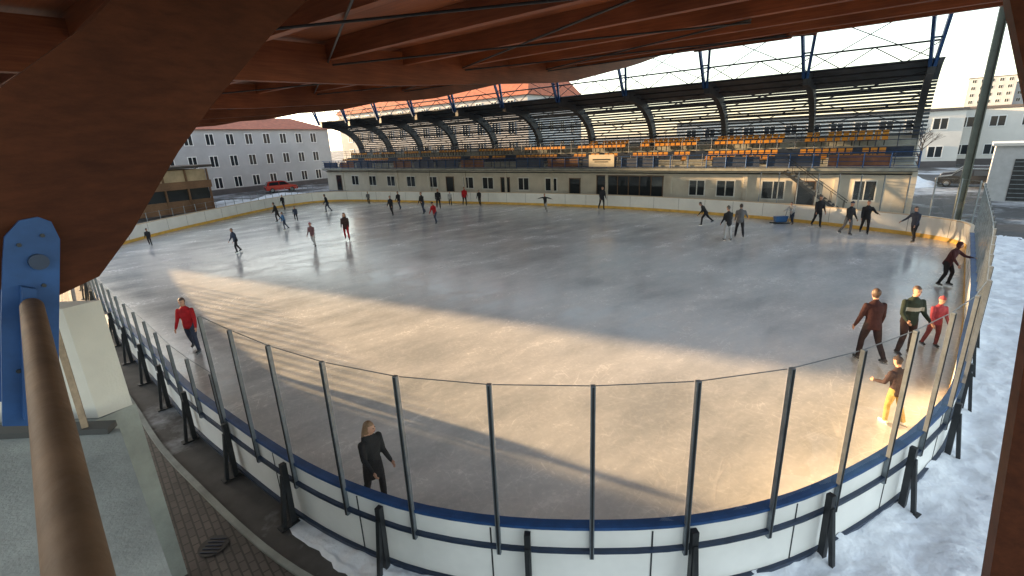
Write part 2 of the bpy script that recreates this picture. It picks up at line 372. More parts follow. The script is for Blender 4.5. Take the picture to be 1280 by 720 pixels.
# ---------------------------------------------------------------- abutment at left
mb=MB(); poly=[(-4.63,4.92,0),(-2.63,2.83,0),(-1.5,1.6,0),(-2.5,-1,0),(-9,-1,0),(-10,4.95,0)]
mb.prism([Vector(p) for p in reversed(poly)],(0,0,3),M_concrete)
mb.prism([Vector(p)+Z*3.004 for p in [(-4.70,4.98,0),(-4.66,4.80,0),(-10,4.75,0),(-10,5.02,0)][::-1]],(0,0,.07),mat("dark_flashing",(.05,.05,.05),.5))
mb.build("concrete_abutment")
mb=MB()
mb.hexa([Vector(p) for p in [(-5.05,5.65,2.9),(-5.25,5.35,2.9),(-10,5.3,2.9),(-10,5.65,2.9),(-5.05,5.65,4.35),(-5.25,5.35,4.35),(-10,5.3,4.35),(-10,5.65,4.35)]],M_plaster)
mb.hexa([Vector(p) for p in [(-5.05,5.7,0),(-5.25,5.3,0),(-10,5.25,0),(-10,5.7,0),(-5.05,5.7,2.89),(-5.25,5.3,2.89),(-10,5.25,2.89),(-10,5.7,2.89)]],M_concrete)
mb.build("parapet_wall")
mb=MB(); mb.beam((-4.95,4.85,3),(-5.15,5.1,4.45),.06,.06,mat("weathered_wood",(.28,.20,.13),.7,0,8,.3)); mb.build("wooden_post")
# ---------------------------------------------------------------- grandstand
st=empty("grandstand"); s0,s1=-1.5,68; TF=42.5
mb=MB()
mb.obox(A((s0+s1)/2,TF+.15,1.5),a,b,Z,(s1-s0)/2,.15,1.5,M_plaster)
mb.obox(A((s0+s1)/2,TF+3.4,3.1),a,b,Z,(s1-s0)/2,4.1,.1,M_concrete)
mb.obox(A(s0+.1,TF+3.4,1.5),a,b,Z,.15,3.6,1.49,M_plaster)
mb.obox(A((s0+s1)/2,TF+7.5,2.6),a,b,Z,(s1-s0)/2,.12,2.6,M_plaster)
mb.build("walls_and_deck",st)
mb=MB()
def win(mb,s,w,z0,z1,t=TF,nd=2,frm=M_frame,gm=M_win):
    mb.obox(A(s,t-.012,(z0+z1)/2),a,b,Z,w/2,.012,(z1-z0)/2,gm)
    for zz in(z0,z1): mb.obox(A(s,t-.03,zz),a,b,Z,w/2+.05,.035,.045,frm)
    for i in range(nd+1): mb.obox(A(s-w/2+w*i/nd,t-.034,(z0+z1)/2),a,b,Z,.035,.036,(z1-z0)/2,frm)
M_brown=mat("brown_frame",(.12,.07,.04),.5)
for s,w,z0,z1,nd in [(1.2,1.3,.9,2.3,2),(4.8,1.2,.05,2.2,1),(7,1.6,.8,2.2,2),(10.5,1.4,.9,2.2,2),(12.8,1.3,.9,2.2,2),(19,6.5,.1,2.5,6),(24.7,1.2,.05,2.2,1),(27.5,1.4,.9,2.2,2),(31,1.4,.9,2.2,2),(33.5,1.2,.05,2.2,1),(36,1.6,.9,2.2,2),(39,1.6,.9,2.2,2),(42,1.2,.05,2.2,1),(45,1.6,.9,2.2,2),(49,1.6,.9,2.2,2),(53,1.6,.9,2.2,2),(57,1.6,.9,2.2,2),(61,1.6,.9,2.2,2),(65,1.2,.05,2.2,1)]:
    win(mb,s,w,z0,z1,nd=nd,frm=M_brown if w>5 or z0<.2 else M_frame)
s=2.9
while s<s1: mb.obox(A(s,TF-.05,1.5),a,b,Z,.14,.05,1.48,M_plaster); s+=6.1
mb.tube(A(s0,TF-.12,2.75),A(s1,TF-.12,2.75),.05,.05,M_dark,6)
mb.build("windows_and_doors",st)
mb=MB(); s=s0
mb.beam(A(s0,TF-.6,3.1),A(s1,TF-.6,3.1),.12,.28,M_dkblue)
for z,r in((3.35,.02),(3.65,.02),(3.95,.02),(4.25,.035)): mb.tube(A(s0,TF-.55,z),A(s1,TF-.55,z),r,r,M_blue,6)
while s<s1: mb.beam(A(s,TF-.55,3.2),A(s,TF-.55,4.25),.06,.06,M_blue); s+=1.5
M_rp=mat("railing_panel",(.035,.05,.09),.5,0,2,.2); M_rp2=mat("railing_panel_brown",(.16,.07,.04),.6,0,2,.3)
for i,sa in enumerate(range(0,66,4)):
    if i%5!=3: mb.obox(A(sa+1.8,TF-.5,3.7),a,b,Z,1.75,.015,.40,M_rp if i%3 else M_rp2)
mb.build("railing",st)
mb=MB(); mb.obox(A(21.5,TF-.62,3.9),a,b,Z,1.3,.02,.55,mat("cream_sign",(.65,.58,.45),.6,0,3,.1))
mb.obox(A(21.5,TF-.645,4.0),a,b,Z,.9,.006,.06,M_dark); mb.obox(A(21.5,TF-.645,3.8),a,b,Z,.7,.006,.04,M_dark); mb.build("sign",st)
mb=MB(); se=MB(); M_seat=mat("yellow_seat",(.55,.25,.025),.55)
rows=[(1.4,3.35),(2.3,3.75),(4.0,4.55),(4.9,4.95)]
rnd=random.Random(5)
for r,(dt,z) in enumerate(rows):
    t=TF+dt
    mb.obox(A((s0+s1)/2,t+.3,(z+3.2)/2),a,b,Z,(s1-s0)/2-.2,.444,(z-3.2)/2+.001,M_concrete)
    s=s0+.6; k=0
    while s<s1-.6:
        kk=k%14
        if kk>2 and not (s>15 and r==0) and not (s>26 and r==3) and rnd.random()>.04:
            se.obox(A(s,t+.1,z+.40),a,b,Z,.19,.19,.03,M_seat); se.obox(A(s,t+.31,z+.55),a,b,Z,.19,.03,.14,M_seat)
            se.obox(A(s,t+.12,z+.19),a,b,Z,.03,.03,.19,M_dark)
        s+=.5;k+=1
mb.obox(A((s0+s1)/2,TF+3.6,3.85),a,b,Z,(s1-s0)/2-.3,.06,.62,M_dkblue)
mb.build("tiers",st); se.build("seats",st)
mb=MB()
for t,z in ((TF+1.0,3.2),(TF+3.4,4.45),(TF+6.2,4.95)):
    for dz in(.5,.8,1.1): mb.tube(A(s0,t,z+dz),A(s1,t,z+dz),.028,.028,M_dkblue,6)
    s=s0
    while s<s1: mb.tube(A(s,t,z),A(s,t,z+1.1),.03,.03,M_dkblue,6); s+=1.3
mb.build("tier_rails",st)
CT=9.9
def arc(ph,dr=0): return TF+.1+(7.1+dr)*math.cos(ph), 5.2+(CT-5.2+dr)*math.sin(ph)
M_rib=mat("rib_paint",(.07,.075,.08),.5,.2,2,.2); M_slat=mat("canopy_sheet",(.12,.14,.16),.5,.3,1,.3)
mb=MB(); s=s0+.3; ribs=[]
while s<=s1+.1: ribs.append(s); s+=6.9
for s in ribs:
    for i in range(14):
        p0=i/14*math.pi/2; p1=(i+1)/14*math.pi/2
        q=[arc(p0,-.9),arc(p0,-.03),arc(p1,-.03),arc(p1,-.9)]
        mb.hexa([A(s-.2,q[0][0],q[0][1]),A(s+.2,q[0][0],q[0][1]),A(s+.2,q[1][0],q[1][1]),A(s-.2,q[1][0],q[1][1]),
                 A(s-.2,q[3][0],q[3][1]),A(s+.2,q[3][0],q[3][1]),A(s+.2,q[2][0],q[2][1]),A(s-.2,q[2][0],q[2][1])],M_rib)
    mb.obox(A(s,TF+6.9,2.7),a,b,Z,.2,.25,2.7,M_rib)
mb.build("canopy_ribs",st)
mb=MB(); NSL=26
for i in range(NSL):
    w=.60 if i<15 else .84
    p0=(i+.0)/NSL*math.pi/2; p1=(i+w)/NSL*math.pi/2
    a0=arc(p0);a1=arc(p1)
    mb.beam(A(s0-.3,(a0[0]+a1[0])/2,(a0[1]+a1[1])/2),A(s1+.3,(a0[0]+a1[0])/2,(a0[1]+a1[1])/2),math.dist(a0,a1),.03,M_slat,up=(b*(math.cos((p0+p1)/2))+Z*math.sin((p0+p1)/2)))
for ph in (.15,.5,.85,1.15,1.4):
    q=arc(ph,-.35); mb.tube(A(s0,q[0],q[1]),A(s1,q[0],q[1]),.06,.06,M_dark,6)
mb.build("canopy_sheets",st)
mb=MB()
zt,zb=CT+1.0,CT-.1; tt=TF-.05
mb.tube(A(s0,tt,zt),A(s1,tt,zt),.06,.06,M_dark,8); mb.tube(A(s0,tt,zb),A(s1,tt,zb),.07,.07,M_dark,8)
s=s0; k=0
while s<s1-1:
    mb.tube(A(s,tt,zb if k%2 else zt),A(s+1.7,tt,zt if k%2 else zb),.035,.035,M_dark,6); s+=1.72;k+=1
for s in ribs:
    for d in(-.5,.5): mb.beam(A(s+d*.2,TF-.2,CT-.5),A(s+d,41.0,13.4),.18,.2,M_blue)
    for zz in (.4,.7): mb.beam(A(s-.35*zz*1.3,TF-.2-1.3*zz,CT-.5+(13.9-CT)*zz),A(s+.35*zz*1.3,TF-.2-1.3*zz,CT-.5+(13.9-CT)*zz),.1,.1,M_blue)
for q,r in zip(ribs,ribs[1:]):
    mb.tube(A(q,TF,CT),A(r,41.0,13.4),.03,.03,M_dark,6); mb.tube(A(r,TF,CT),A(q,41.0,13.4),.03,.03,M_dark,6)
    for i,j in((.15,.7),(.7,1.3)):
        u=arc(i,-.4);v=arc(j,-.4); mb.tube(A(q,*u),A(r,*v),.03,.03,M_dark,6); mb.tube(A(r,*u),A(q,*v),.03,.03,M_dark,6)
mb.build("truss",st)
mb=MB()
for i in range(14): mb.obox(A(2.2+i*.28,TF-1.4,.12+i*.22),a,b,Z,.15,.55,.03,M_alu)
for o in(-.57,.57): mb.beam(A(2.0,TF-1.4+o,.0),A(6.1,TF-1.4+o,3.05),.05,.2,M_dark); mb.beam(A(2.0,TF-1.4+o,.95),A(6.1,TF-1.4+o,4.0),.04,.04,M_dark)
for i in range(0,14,3):
    for o in(-.57,.57): mb.tube(A(2.2+i*.28,TF-1.4+o,.1+i*.22),A(2.2+i*.28,TF-1.4+o,1.05+i*.22),.02,.02,M_dark,6)
mb.build("stairs",st)
# ---------------------------------------------------------------- buildings
def building(name,org,ux,length,depth,h,rows,wall,roofm,roofh,win_w=1.1,win_h=1.5,sp=3.0,ov=.4,hip=0):
    e=empty(name); ux=Vector(ux).normalized(); uy=Z.cross(ux); o=Vector(org)
    w=MB(); w.hexa([o,o+ux*length,o+ux*length+uy*depth,o+uy*depth,o+Z*h,o+ux*length+Z*h,o+ux*length+uy*depth+Z*h,o+uy*depth+Z*h],wall)
    w.obox(o+ux*length/2-uy*.05+Z*.4,ux,uy,Z,length/2+.05,.05,.4,M_flat); w.build("walls",e)
    r=MB()
    if roofh>0:
        q=[o-ux*ov-uy*ov,o+ux*(length+ov)-uy*ov,o+ux*(length+ov)+uy*(depth+ov),o-ux*ov+uy*(depth+ov)]
        q=[p+Z*(h+.01) for p in q]; r0=o+ux*hip+uy*depth/2+Z*(h+roofh); r1=o+ux*(length-hip)+uy*depth/2+Z*(h+roofh)
        r.add(q+[r0,r1],[(0,1,5,4),(2,3,4,5),(3,0,4),(1,2,5),(3,2,1,0)],roofm)
        for f in (.2,.45,.8):
            c=r0.lerp(r1,f); r.obox(c+uy*.8-Z*.2,ux,uy,Z,.5,.4,1.0,wall)
        if roofh>5:
            for f in (.12,.3,.5,.7,.88):
                c=q[0].lerp(q[1],f)+uy*depth*.28+Z*roofh*.55; r.obox(c,ux,uy,Z,.9,1.4,.8,wall); r.obox(c-uy*1.42,ux,uy,Z,.6,.02,.5,M_win); r.obox(c+Z*.85,ux,uy,Z,1.1,1.6,.06,roofm)
    else:
        r.hexa([p+Z*(h+.005) for p in (o-ux*.2-uy*.2,o+ux*(length+.2)-uy*.2,o+ux*(length+.2)+uy*(depth+.2),o-ux*.2+uy*(depth+.2))]+[p+Z*(h+.35) for p in (o-ux*.2-uy*.2,o+ux*(length+.2)-uy*.2,o+ux*(length+.2)+uy*(depth+.2),o-ux*.2+uy*(depth+.2))],roofm)
    r.build("roof",e)
    g=MB(); fh=h/rows
    def row(base,dirx,diry,ln):
        n=int((ln-1)/sp); off=(ln-n*sp)/2+sp/2
        for k in range(rows):
            for i in range(n):
                c=base+dirx*(off+i*sp)+Z*(fh*k+fh*.55)
                g.obox(c-diry*.01,dirx,diry,Z,win_w/2,.012,win_h/2,M_win)
                for sx in(-1,0,1): g.obox(c-diry*.03+dirx*sx*win_w/2,dirx,diry,Z,.05,.03,win_h/2,M_frame)
                for sz in(-1,1): g.obox(c-diry*.034+Z*sz*win_h/2,dirx,diry,Z,win_w/2+.06,.034,.05,M_frame)
    row(o,ux,uy,length); row(o+ux*length,uy,-ux,depth); row(o+uy*depth,-uy,ux,depth)
    g.build("windows",e); return e
M_flat=mat("roofing_felt",(.10,.09,.09),.9,0,.5,.2)
M_grey=mat("grey_render",(.40,.40,.40),.9,0,.3,.12); M_tile=mat("red_tiles",(.34,.10,.05),.8,0,1.5,.3,.5,12)
M_wht=mat("white_render",(.60,.58,.54),.9,0,.3,.08)
T=Vector((.87,-.49,0)).normalized(); Nn=Vector((.49,.87,0)).normalized()
def TN(t,n): return T*t+Nn*n
building("apartment_building",TN(-75,31),Nn,35,12,9.5,3,M_grey,M_tile,2.2,1.2,1.6,3.1,.5,3)
building("added_sun_blocker_wing",TN(-74,13.4),Nn,17.4,12,10.4,3,M_wht,M_flat,0)  # unseen wing, added so its shadow bounds the far side of the sun band
building("added_sun_blocker_block",TN(-60,-40),Nn,47.1,12,12.5,4,M_wht,M_flat,0)  # added out of view to block low sun along the sunlit strip's near edge
building("tiled_roof_house",A(92,62,0),-a,48,16,12.5,4,M_grey,M_tile,9,1.2,1.7,3.2,.5,5)
building("white_building",Vector((64,74,0)),(.75,-.66,0),22,12,7.6,2,M_wht,M_flat,0,1.6,1.4,3.2)
building("tower_block",Vector((243,268,0)),(.75,-.66,0),18,14,27,8,M_grey,M_flat,0,1.6,1.6,3.4)
building("tower_block",Vector((262,262,0)),(.75,-.66,0),18,14,24,7,M_grey,M_flat,0,1.6,1.6,3.4)
building("long_white_building",Vector((30,88,0)),(.85,-.52,0),38,12,7.5,2,M_wht,M_flat,0,1.6,1.5,3.0)
pv=empty("wooden_pavilion"); mb=MB(); o=Vector((-38.5,48,0)); ux=Vector((.55,.835,0)); uy=Z.cross(ux)
M_pw=mat_wood("pavilion_boards",(.16,.08,.04),(.28,.15,.08),((0,0,0),(1,1,8)))
def PV(x,y,z): return o+ux*x+uy*y+Z*z
mb.hexa([PV(0,0,0),PV(9,0,0),PV(9,5,0),PV(0,5,0),PV(0,0,1.3),PV(9,0,1.3),PV(9,5,1.3),PV(0,5,1.3)],M_pw)
mb.hexa([PV(.1,.1,1.3),PV(8.9,.1,1.3),PV(8.9,4.9,1.3),PV(.1,4.9,1.3),PV(.1,.1,2.5),PV(8.9,.1,2.5),PV(8.9,4.9,2.5),PV(.1,4.9,2.5)],M_win)
mb.hexa([PV(-.2,-.2,2.5),PV(9.2,-.2,2.5),PV(9.2,5.2,2.5),PV(-.2,5.2,2.5),PV(-.2,-.2,3.3),PV(9.2,-.2,3.3),PV(9.2,5.2,3.3),PV(-.2,5.2,3.3)],M_pw)
mb.hexa([PV(.1,.1,3.3),PV(8.9,.1,3.3),PV(8.9,4.9,3.3),PV(.1,4.9,3.3),PV(.1,.1,4.5),PV(8.9,.1,4.5),PV(8.9,4.9,4.5),PV(.1,4.9,4.5)],mat("beige_blind",(.50,.40,.27),.7,0,1,.2))
mb.hexa([PV(-.5,-.5,4.5),PV(9.5,-.5,4.7),PV(9.5,5.5,4.7),PV(-.5,5.5,4.5),PV(-.5,-.5,4.75),PV(9.5,-.5,4.95),PV(9.5,5.5,4.95),PV(-.5,5.5,4.75)],M_flat)
for x in (0,2.25,4.5,6.75,9):
    mb.obox(PV(x,-.02,2.3),ux,uy,Z,.08,.08,2.25,M_pw)
mb.obox(PV(9.02,2.5,2.3),ux,uy,Z,.08,.08,2.25,M_pw)
mb.build("structure",pv)
mb=MB(); 
for i in range(24):
    p=Vector((-30.5+i*.15,36+i*1.4,0)) ; p2=Vector((-30.5+(i+1)*.15,36+(i+1)*1.4,0))
    mb.tube(p,p+Z*1.6,.03,.03,M_alu,6)
    for z in(.3,.7,1.1,1.55): mb.tube(p+Z*z,p2+Z*z,.012,.012,M_alu,5)
mb.build("wire_fence")
mb=MB(); o=Vector((37.3,37.6,0)); ux=Vector((.72,-.69,0)); uy=Z.cross(ux)
mb.hexa([o,o+ux*5,o+ux*5+uy*5,o+uy*5]+[p+Z*4.1 for p in(o,o+ux*5,o+ux*5+uy*5,o+uy*5)],mat("shed_sheet",(.42,.43,.44),.6,.2,2,.1))
mb.hexa([p+Z*4.102 for p in(o-ux*.2-uy*.2,o+ux*5.2-uy*.2,o+ux*5.2+uy*5.2,o-ux*.2+uy*5.2)]+[p+Z*4.3 for p in(o-ux*.2-uy*.2,o+ux*5.2-uy*.2,o+ux*5.2+uy*5.2,o-ux*.2+uy*5.2)],M_wht)
mb.obox(o+ux*2.6-uy*.02+Z*1.6,ux,uy,Z,1.4,.03,1.55,M_dark)
for i in range(9): mb.obox(o+ux*2.6-uy*.06+Z*(.3+i*.33),ux,uy,Z,1.38,.015,.02,M_alu)
mb.build("storage_shed")
def car(loc,yaw,col,name="parked_car"):
    mb=MB(); c=mat("paint_%s"%str(col),col,.25,.2); R=Matrix.Rotation(yaw,3,'Z'); 
    def X(p): return Vector(loc)+R@Vector(p)
    prof=[(-2.2,.35),(-2.25,.8),(-2.1,1.0),(-1.85,1.55),(-1.5,1.66),(.2,1.68),(.55,1.6),(1.1,1.08),(2.0,.95),(2.25,.75),(2.25,.35)]
    n=len(prof)
    def w(z): return .88 if z<1.05 else .88-(z-1.05)*.35
    vs=[X((x,-w(z),z)) for x,z in prof]+[X((x,w(z),z)) for x,z in prof]
    mb.add(vs,[tuple(range(n)),tuple(range(2*n-1,n-1,-1))]+[(i,i+n,(i+1)%n+n,(i+1)%n) for i in range(n)],c)
    for sgn in(-1,1):
        g=[(-1.8,1.08),(-1.65,1.5),(-.4,1.56),(-.4,1.08)]; mb.add([X((x,sgn*(w(z)+.012),z)) for x,z in g],[(0,1,2,3)],M_win)
        g=[(-.3,1.08),(-.3,1.56),(.45,1.54),(.98,1.08)]; mb.add([X((x,sgn*(w(z)+.012),z)) for x,z in g],[(0,1,2,3)],M_win)
    mb.add([X(p) for p in[(.62,-.66,1.56),(.62,.66,1.56),(1.13,.8,1.1),(1.13,-.8,1.1)]],[(0,1,2,3)],M_win)
    mb.add([X(p) for p in[(-1.92,-.66,1.5),(-1.92,.66,1.5),(-2.13,.8,1.06),(-2.13,-.8,1.06)]],[(0,1,2,3)],M_win)
    for x in(-1.4,1.4):
        for sgn in(-1,1):
            mb.tube(X((x,sgn*.70,.34)),X((x,sgn*.92,.34)),.34,.34,mat("tyre",(.02,.02,.02),.8),16); mb.tube(X((x,sgn*.92,.34)),X((x,sgn*.93,.34)),.2,.18,M_alu,12)
    for sgn in(-1,1):
        mb.obox(X((2.24,sgn*.62,.72)),R@Vector((1,0,0)),R@Vector((0,1,0)),Z,.03,.16,.07,M_frame); mb.obox(X((-2.22,sgn*.68,.85)),R@Vector((1,0,0)),R@Vector((0,1,0)),Z,.04,.1,.12,mat("tail_light",(.4,.02,.02),.3))
    mb.build(name)
car((44,46.5,0),2.4,(.02,.022,.025)); car((47.5,50,0),2.4,(.03,.035,.05)); car((-35,76,0),.6,(.45,.03,.02)); car((40,58,0),1.9,(.5,.5,.5))
mb=MB()
def heap(c,rx,ry,h):
    n=18;k=30;vs=[];fs=[]
    for i in range(n):
        for j in range(k):
            r=i/(n-1); t=2*math.pi*j/k; p=Vector((c[0]+math.cos(t)*rx*r,c[1]+math.sin(t)*ry*r,0)); p+=Vector((noise.noise(p*.7),noise.noise(p*.7+Z),0))*.5*r
            vs.append(p+Z*(h*(1-r*r)*(1+.5*noise.noise(p*.8))-.005))
    for i in range(n-1):
        for j in range(k): fs.append((i*k+j,i*k+(j+1)%k,(i+1)*k+(j+1)%k,(i+1)*k+j))
    mb.add(vs,fs,M_snow,True)
heap((40,50),4,3,1.0); heap((33,46),3,2,.7); heap((-31,66),3,6,.5); heap((-34,60),3,4,.5); mb.build("snow_pile")
def tree(loc,h,name="bare_tree"):
    mb=MB(); bk=mat("bark",(.10,.07,.05),.9,0,8,.3); rnd=random.Random(3)
    def rec(p,d,l,r,dep):
        q=p+d*l; mb.tube(p,q,r,r*.68,bk,6 if dep<3 else 4)
        if dep>=6: return
        for i in range(3 if dep<4 else 2):
            ax=Vector((rnd.uniform(-1,1),rnd.uniform(-1,1),rnd.uniform(-.3,.6))).normalized()
            nd=(d+ax*.65).normalized(); rec(q,nd,l*rnd.uniform(.62,.82),r*.6,dep+1)
    rec(Vector(loc),Z,h*.26,h*.022,0); mb.build(name)
tree((41,54,0),5.5); tree((52,62,0),7)
mb=MB(); c=Vector((18.0,31.6,.03))
mb.hexa([c+Vector(p) for p in[(-.35,-.2,.12),(.35,-.2,.12),(.3,.2,.12),(-.3,.2,.12),(-.4,-.25,.5),(.4,-.25,.5),(.35,.25,.45),(-.35,.25,.45)]],mat("blue_plastic",(.04,.13,.32),.4))
for y in(-.25,.25): mb.beam(c+Vector((-.55,y,.03)),c+Vector((.55,y,.03)),.04,.06,M_dark); mb.tube(c+Vector((.4,y,.06)),c+Vector((.55,y,.85)),.02,.02,M_alu,6)
mb.tube(c+Vector((.55,-.25,.85)),c+Vector((.55,.25,.85)),.02,.02,M_alu,6); mb.build("skating_aid_sled")
# ---------------------------------------------------------------- people
SKIN=mat("skin",(.48,.27,.19),.6,0,0,0,0,0,.3); MOUTH=mat("lips",(.35,.12,.10),.5); EYE=mat("eyes",(.03,.02,.02),.2); BOOT=mat("skate_boot",(.03,.03,.035),.4); BLADE=mat("skate_blade",(.5,.52,.55),.25,.9)
BOOTW=mat("skate_boot_white",(.7,.7,.7),.4)
def cloth(c): return mat("cloth_%.2f_%.2f_%.2f"%c,c,.85,0,6,.25,.6,14,.25)
def person(x,y,h,yaw,top,bot,hairc=(.05,.035,.03),lean=6,L=(12,18,4),Rr=(-12,22,4),aL=(10,7,22),aR=(10,7,22),style='short',voxel=None,long_coat=0,boot=None,turn=0,chest=None):
    sc=h/1.80; segs=[]
    dist=math.hypot(x,y); vox=voxel or (.016 if dist<20 else .028)
    lr=math.radians(lean); X_=Vector((1,0,0)); 
    up=Vector((0,math.sin(lr),math.cos(lr))); fr=Vector((0,math.cos(lr),-math.sin(lr)))
    hip=Vector((0,0,.93))
    V=[];F=[]
    def loft(cs,rs,ax,ay,n=12):
        o=len(V)
        for c,(rx,ry) in zip(cs,rs):
            for i in range(n):
                t=2*math.pi*i/n; V.append(c+ax*math.cos(t)*rx+ay*math.sin(t)*ry)
        k=len(cs)
        for i in range(k-1):
            for j in range(n): F.append((o+i*n+j,o+i*n+(j+1)%n,o+(i+1)*n+(j+1)%n,o+(i+1)*n+j))
        F.append(tuple(o+i for i in range(n-1,-1,-1))); F.append(tuple(o+(k-1)*n+i for i in range(n)))
    def ell(c,r,ax,ay,az,n=10):
        cs=[];rs=[]
        for i in range(n+1):
            t=-math.pi/2+math.pi*i/n; t=max(-1.45,min(1.45,t)); cs.append(c+az*math.sin(t)*r[2]); rs.append((math.cos(t)*r[0],math.cos(t)*r[1]))
        loft(cs,rs,ax,ay)
    def limb(p0,p1,r0,r1,lab,mid=None):
        d=(p1-p0).normalized(); ax=d.cross(Vector((0,1,.1)));
        if ax.length<.1: ax=d.cross(X_)
        ax.normalize(); ay=d.cross(ax); m=mid or (r0*.55+r1*.45)
        cs=[p0-d*r0*.75,p0-d*r0*.4,p0,p0.lerp(p1,.35),p0.lerp(p1,.7),p1,p1+d*r1*.4,p1+d*r1*.75]
        rr=[r0*.5,r0*.88,r0,max(m,r0*.8+r1*.2),m*.9+r1*.1,r1,r1*.88,r1*.5]
        loft(cs,[(q,q) for q in rr],ax,ay); segs.append((p0,p1,(r0+r1)/2,lab))
    T0=lambda k: hip+up*k
    low=-.14-long_coat*.25
    cs=[T0(low),T0(low+.05),T0(0),T0(.12),T0(.32),T0(.43),T0(.50),T0(.54)]
    rs=[(.175,.135),(.182,.142),(.178,.135),(.165,.125),(.195,.135),(.19,.12),(.12,.085),(.07,.06)]
    loft(cs,rs,X_,fr,16)
    segs.append((T0(low+.08),T0(.44),.15,'top')); 
    hd=T0(.70)+fr*.02
    tr=math.radians(turn); hx=(X_*math.cos(tr)+fr*math.sin(tr)); hf=(fr*math.cos(tr)-X_*math.sin(tr))
    limb(T0(.48),T0(.60),.062,.055,'skin')
    ell(hd,(.078,.098,.12),hx,hf,up); ell(hd-up*.06+hf*.02,(.058,.072,.065),hx,hf,up)
    ell(hd+hf*.10-up*.012,(.014,.022,.024),hx,hf,up,6)
    for s_ in(-1,1): ell(hd+hx*s_*.08-up*.01,(.014,.022,.032),hx,hf,up,6)
    segs.append((hd-up*.06,hd+up*.05,.085,'head'))
    if style=='hat':
        ell(hd+up*.05-hf*.005,(.095,.112,.09),hx,hf,up)
        ell(hd+up*.145,(.03,.03,.03),hx,hf,up,6)
    else: ell(hd+up*.03-hf*.018,(.088,.102,.105),hx,hf,up)
    if style=='long':
        loft([hd+up*.08-hf*.04,hd-up*.06-hf*.06,hd-up*.20-hf*.085,hd-up*.36-hf*.10,hd-up*.44-hf*.10],[(.08,.06),(.115,.08),(.125,.07),(.10,.05),(.05,.03)],hx,hf)
        segs.append((hd+up*.03-hf*.07,hd-up*.40-hf*.11,.075,'hair'))
    if style=='hood':
        ell(hd-hf*.025+up*.01,(.105,.105,.13),hx,hf,up)
    feet=[]
    for sg,(fl,kn,ab) in((-1,L),(1,Rr)):
        h0=hip+X_*sg*.09-Z*.02
        f=math.radians(fl); ab_=math.radians(ab)*sg; kk=f-math.radians(kn)
        d1=Vector((math.sin(ab_),math.sin(f)*math.cos(ab_),-math.cos(f)*math.cos(ab_)))
        d2=Vector((math.sin(ab_)*.8,math.sin(kk)*math.cos(ab_),-math.cos(kk)*math.cos(ab_))); d2.normalize()
        k0=h0+d1*.42; an=k0+d2*.40
        limb(h0,k0,.098,.066,'bot'); limb(k0,an,.066,.048,'bot',mid=.064)
        ff=Vector((0,math.cos(kk*.5),math.sin(kk*.5))).normalized(); fd=d2
        toe=an+fd*.055+ff*.15; heel=an+fd*.05-ff*.045
        limb(an-fd*.04,an+fd*.045,.055,.05,'boot'); limb(heel,toe,.045,.036,'boot')
        feet.append((heel,toe,fd,ff))
    hands=[]
    for sg,(fl,ab,el) in((-1,aL),(1,aR)):
        s0=T0(.435)+X_*sg*.185
        f=math.radians(fl)+lr*.3; ab_=math.radians(ab)*sg
        d1=Vector((math.sin(ab_),math.sin(f)*math.cos(ab_),-math.cos(f)*math.cos(ab_)))
        e_=f+math.radians(el)
        d2=Vector((math.sin(ab_)*.8-.12*sg*math.sin(math.radians(el)),math.sin(e_)*math.cos(ab_),-math.cos(e_)*math.cos(ab_))).normalized()
        k0=s0+d1*.30; w=k0+d2*.25
        limb(s0,k0,.068,.052,'top'); limb(k0,w,.052,.036,'top')
        ax=d2.cross(Vector((0,1,0))); ax=ax if ax.length>.2 else d2.cross(X_); ax.normalize(); ay=d2.cross(ax)
        loft([w-d2*.01,w+d2*.02,w+d2*.06,w+d2*.095],[(.02,.026),(.017,.036),(.016,.042),(.011,.037)],ax,ay,10)
        segs.append((w+d2*.035,w+d2*.1,.02,'skin')); hands.append((w,d2,ax,ay,sg))
    me=bpy.data.meshes.new("tmp"); me.from_pydata([tuple(v) for v in V],[],F); ob=bpy.data.objects.new("tmp",me); SC.objects.link(ob)
    rm=ob.modifiers.new("r",'REMESH'); rm.mode='VOXEL'; rm.voxel_size=vox; rm.use_smooth_shade=True
    sm=ob.modifiers.new("s",'SMOOTH'); sm.factor=.5; sm.iterations=2
    dg=bpy.context.evaluated_depsgraph_get(); dg.update(); ev=ob.evaluated_get(dg); m2=bpy.data.meshes.new_from_object(ev)
    nv=len(m2.vertices); co=np.empty(nv*3); m2.vertices.foreach_get("co",co); co=co.reshape(-1,3)
    npoly=len(m2.polygons); cen=np.empty(npoly*3); m2.polygons.foreach_get("center",cen); cen=cen.reshape(-1,3)
    best=np.full(npoly,1e9); lab=np.zeros(npoly,int); names=['top','bot','skin','head','hair','boot']
    for p0,p1,r,lb in segs:
        p0=np.array(p0);p1=np.array(p1); d=p1-p0; t=np.clip(((cen-p0)@d)/max(1e-9,d@d),0,1); q=p0+t[:,None]*d
        ds=np.linalg.norm(cen-q,axis=1)-r; k=ds<best; best[k]=ds[k]; lab[k]=names.index(lb)
    hdv=np.array(hd); rel=cen-hdv; rz_=rel@np.array(up); rf=rel@np.array(hf)
    hm=lab==3
    if style=='hood': isH=(rf<.055)|(rz_>.085)
    elif style=='hat': isH=(rz_>.045)|((rf<-.03)&(rz_>-.06))
    else: isH=(rz_>.07)|((rf<.01)&(rz_>-.09))
    lab[hm&isH]=4; lab[hm&~isH]=2
    if chest:
        cz=(cen-np.array(T0(0)))@np.array(up); lab[(lab==0)&(cz>.22)&(cz<.32)&(np.abs(cen[:,0])<.2)&(cen[:,1]>0)]=6
    polys=[tuple(p.vertices) for p in m2.polygons]
